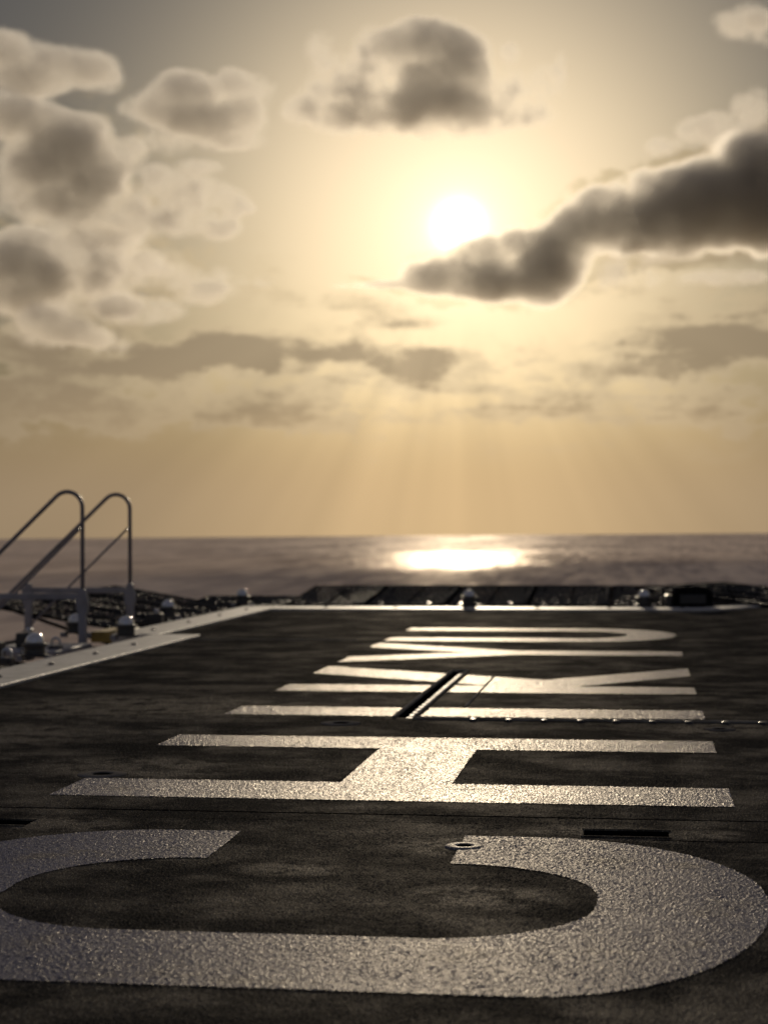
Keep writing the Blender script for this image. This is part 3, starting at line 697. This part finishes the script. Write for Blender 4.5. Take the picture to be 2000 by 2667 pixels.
# ------------------------------------------------------------------ stair handrails on the left edge
def handrail(y, label, foot_len):
    px = -2.95; t = empty('stair_handrail', px, y)
    ang = R(43.5); rad = .085; top = .785; r = .0115
    pts = [(px, y, .19), (px, y, top-rad*1.25)]
    cx, cz = px - rad, top - rad
    for k in range(0, 13):
        a = R(0) + (math.pi/2 + ang) * k/12
        pts.append((cx + rad*math.cos(a), y, cz + rad*math.sin(a)))
    e = pts[-1]; L_ = foot_len
    pts.append((e[0] - L_*math.cos(ang)*.5, y, e[2] - L_*math.sin(ang)*.5)); pts.append((e[0] - L_*math.cos(ang), y, e[2] - L_*math.sin(ang)))
    pts[1] = (px, y, top - rad - .01)
    bm = bmesh.new(); tube(bm, pts, r, 14); link('top_rail', bm, M['pipe'], t, True)
    bm = bmesh.new(); z0 = .586
    tube(bm, [(px-.013, y, z0), (px - L_*.95*math.cos(ang), y, z0 - L_*.95*math.sin(ang))], .0065, 10); link('mid_rail', bm, M['pipe'], t, True)
    bm = bmesh.new(); box(bm, px-.66, px-.022, y-.012, y+.012, .205, .238); bevel(bm, .003, 1); link('side_beam', bm, M['grey'], t)
    for xx in (px, px-.62):
        bm = bmesh.new()
        slab_pts = [(xx-.020, -.10), (xx+.020, -.10), (xx+.020, .12), (xx+.032, .16), (xx+.032, .20), (xx+.014, .262), (xx-.014, .262), (xx-.032, .20), (xx-.032, .16), (xx-.020, .12)]
        a = [bm.verts.new((u, y-.0175, v)) for u, v in slab_pts]; b = [bm.verts.new((u, y+.0175, v)) for u, v in slab_pts]
        bm.faces.new(a); bm.faces.new(b[::-1])
        for i in range(len(a)): bm.faces.new((a[i], b[i], b[(i+1) % len(a)], a[(i+1) % len(a)]))
        bmesh.ops.recalc_face_normals(bm, faces=bm.faces); bevel(bm, .002, 1)
        link('post', bm, M['grey'], t)
    tag(t, label, 'handrail', 'handrails of the deck stair')
    return t
handrail(9.20, 'grey bent pipe stair handrail nearer the camera, at the left picture edge', 2.0)
handrail(10.10, 'grey bent pipe stair handrail farther from the camera, the right one of two', 2.0)

# stair landing with a yellow nosing, and the steps going down outboard
ld = empty('stair_landing', -3.0, 9.6)
bm = bmesh.new(); box(bm, -3.55, -2.86, 8.45, 9.08, -.045, -.02); bevel(bm, .004, 1); link('plate', bm, M['grey'], ld)
bm = bmesh.new(); box(bm, -3.02, -2.86, 9.56, 9.98, -.05, .012); bevel(bm, .004, 1); link('nosing', bm, M['yellow'], ld)
bm = bmesh.new(); box(bm, -3.6, -2.86, 9.09, 9.55, -.10, -.07); link('tread', bm, M['frame'], ld)
tag(ld, 'small grey landing plate with a yellow nosing below the handrails', 'landing')
# cable run along the gutter
bm = bmesh.new(); pts = []
for i in range(60):
    y = 6.2 + i*.052; pts.append((-2.685 + .012*math.sin(i*.7), y, -.028 + .008*math.sin(i*1.3)))
tube(bm, pts, .008, 8); tag(link('deck_cable', bm, M['black'], None, True), 'thin dark cable lying in the gutter outside the left pale strip', 'cable')

# net hinge fittings, shackles and a conduit crowding the left edge
def fitting(x, y, z, label, kind_, group=None):
    t = empty('deck_fitting' if kind_ else 'junction_box', x, y, z)
    if kind_:
        bm = bmesh.new(); box(bm, x-.03, x+.03, y-.035, y+.035, z-.02, z+.012); bevel(bm, .006, 2); link('base', bm, M['lugs'], t)
        bm = bmesh.new(); tube(bm, [(x-.022, y, z+.012)] + [(x + .022*math.cos(R(a)), y, z+.028 + .022*math.sin(R(a))) for a in range(180, -1, -20)] + [(x+.022, y, z+.012)], .006, 8)
        link('shackle', bm, M['galv'], t)
    else:
        bm = bmesh.new(); box(bm, x-.05, x+.05, y-.04, y+.04, z-.02, z+.055); bevel(bm, .009, 2); link('housing', bm, M['black'], t)
        bm = bmesh.new(); lathe(bm, [(.018,0),(.018,.016),(.011,.026)], x+.01, y, 14, z+.056); link('cable_gland', bm, M['galv'], t)
        bm = bmesh.new(); tube(bm, [(x-.05, y, z+.01), (x-.12, y+.02, z+.0), (x-.2, y-.01, z-.04)], .009, 8); link('cable', bm, M['black'], t, True)
    tag(t, label, 'fitting' if kind_ else 'junction box', group)
for i in range(9):
    y = 6.55 + i * .26 + rc_.uniform(-.04, .04)
    fitting(-2.86 - rc_.uniform(0, .07), y, -.015, 'small steel lashing fitting in the clutter outside the near left strip', True, 'lashing fittings along the left gutter')
fitting(-3.02, 8.05, .0, 'black junction box beyond the nearest domed light', False)
fitting(-3.10, 8.75, .0, 'black junction box on the stair landing plate by the left handrail', False)
fitting(-2.98, 10.75, .0, 'black junction box between the far handrail and the halfway light', False)

# ------------------------------------------------------------------ equipment box on the far edge
eb = empty('equipment_box', .38, 12.95)
bm = bmesh.new()
prof = [(.245, .0), (.515, .0), (.515, .115), (.50, .135), (.45, .148), (.32, .150), (.27, .143), (.252, .12)]
a = [bm.verts.new((u, 12.68, v)) for u, v in prof]; b = [bm.verts.new((u, 12.93, v)) for u, v in prof]
bm.faces.new(a); bm.faces.new(b[::-1])
for i in range(len(a)): bm.faces.new((a[i], b[i], b[(i+1) % len(a)], a[(i+1) % len(a)]))
bmesh.ops.recalc_face_normals(bm, faces=bm.faces); bevel(bm, .006, 2)
link('housing', bm, M['frame'], eb)
bm = bmesh.new(); box(bm, .19, .243, 12.72, 12.90, .0, .095); bevel(bm, .012, 2); link('side_housing', bm, M['black'], eb)
bm = bmesh.new(); box(bm, .29, .47, 12.655, 12.677, .035, .10); bevel(bm, .004, 1); link('front_panel', bm, M['black'], eb)
tag(eb, 'black rounded equipment box standing on the far deck edge', 'equipment box')
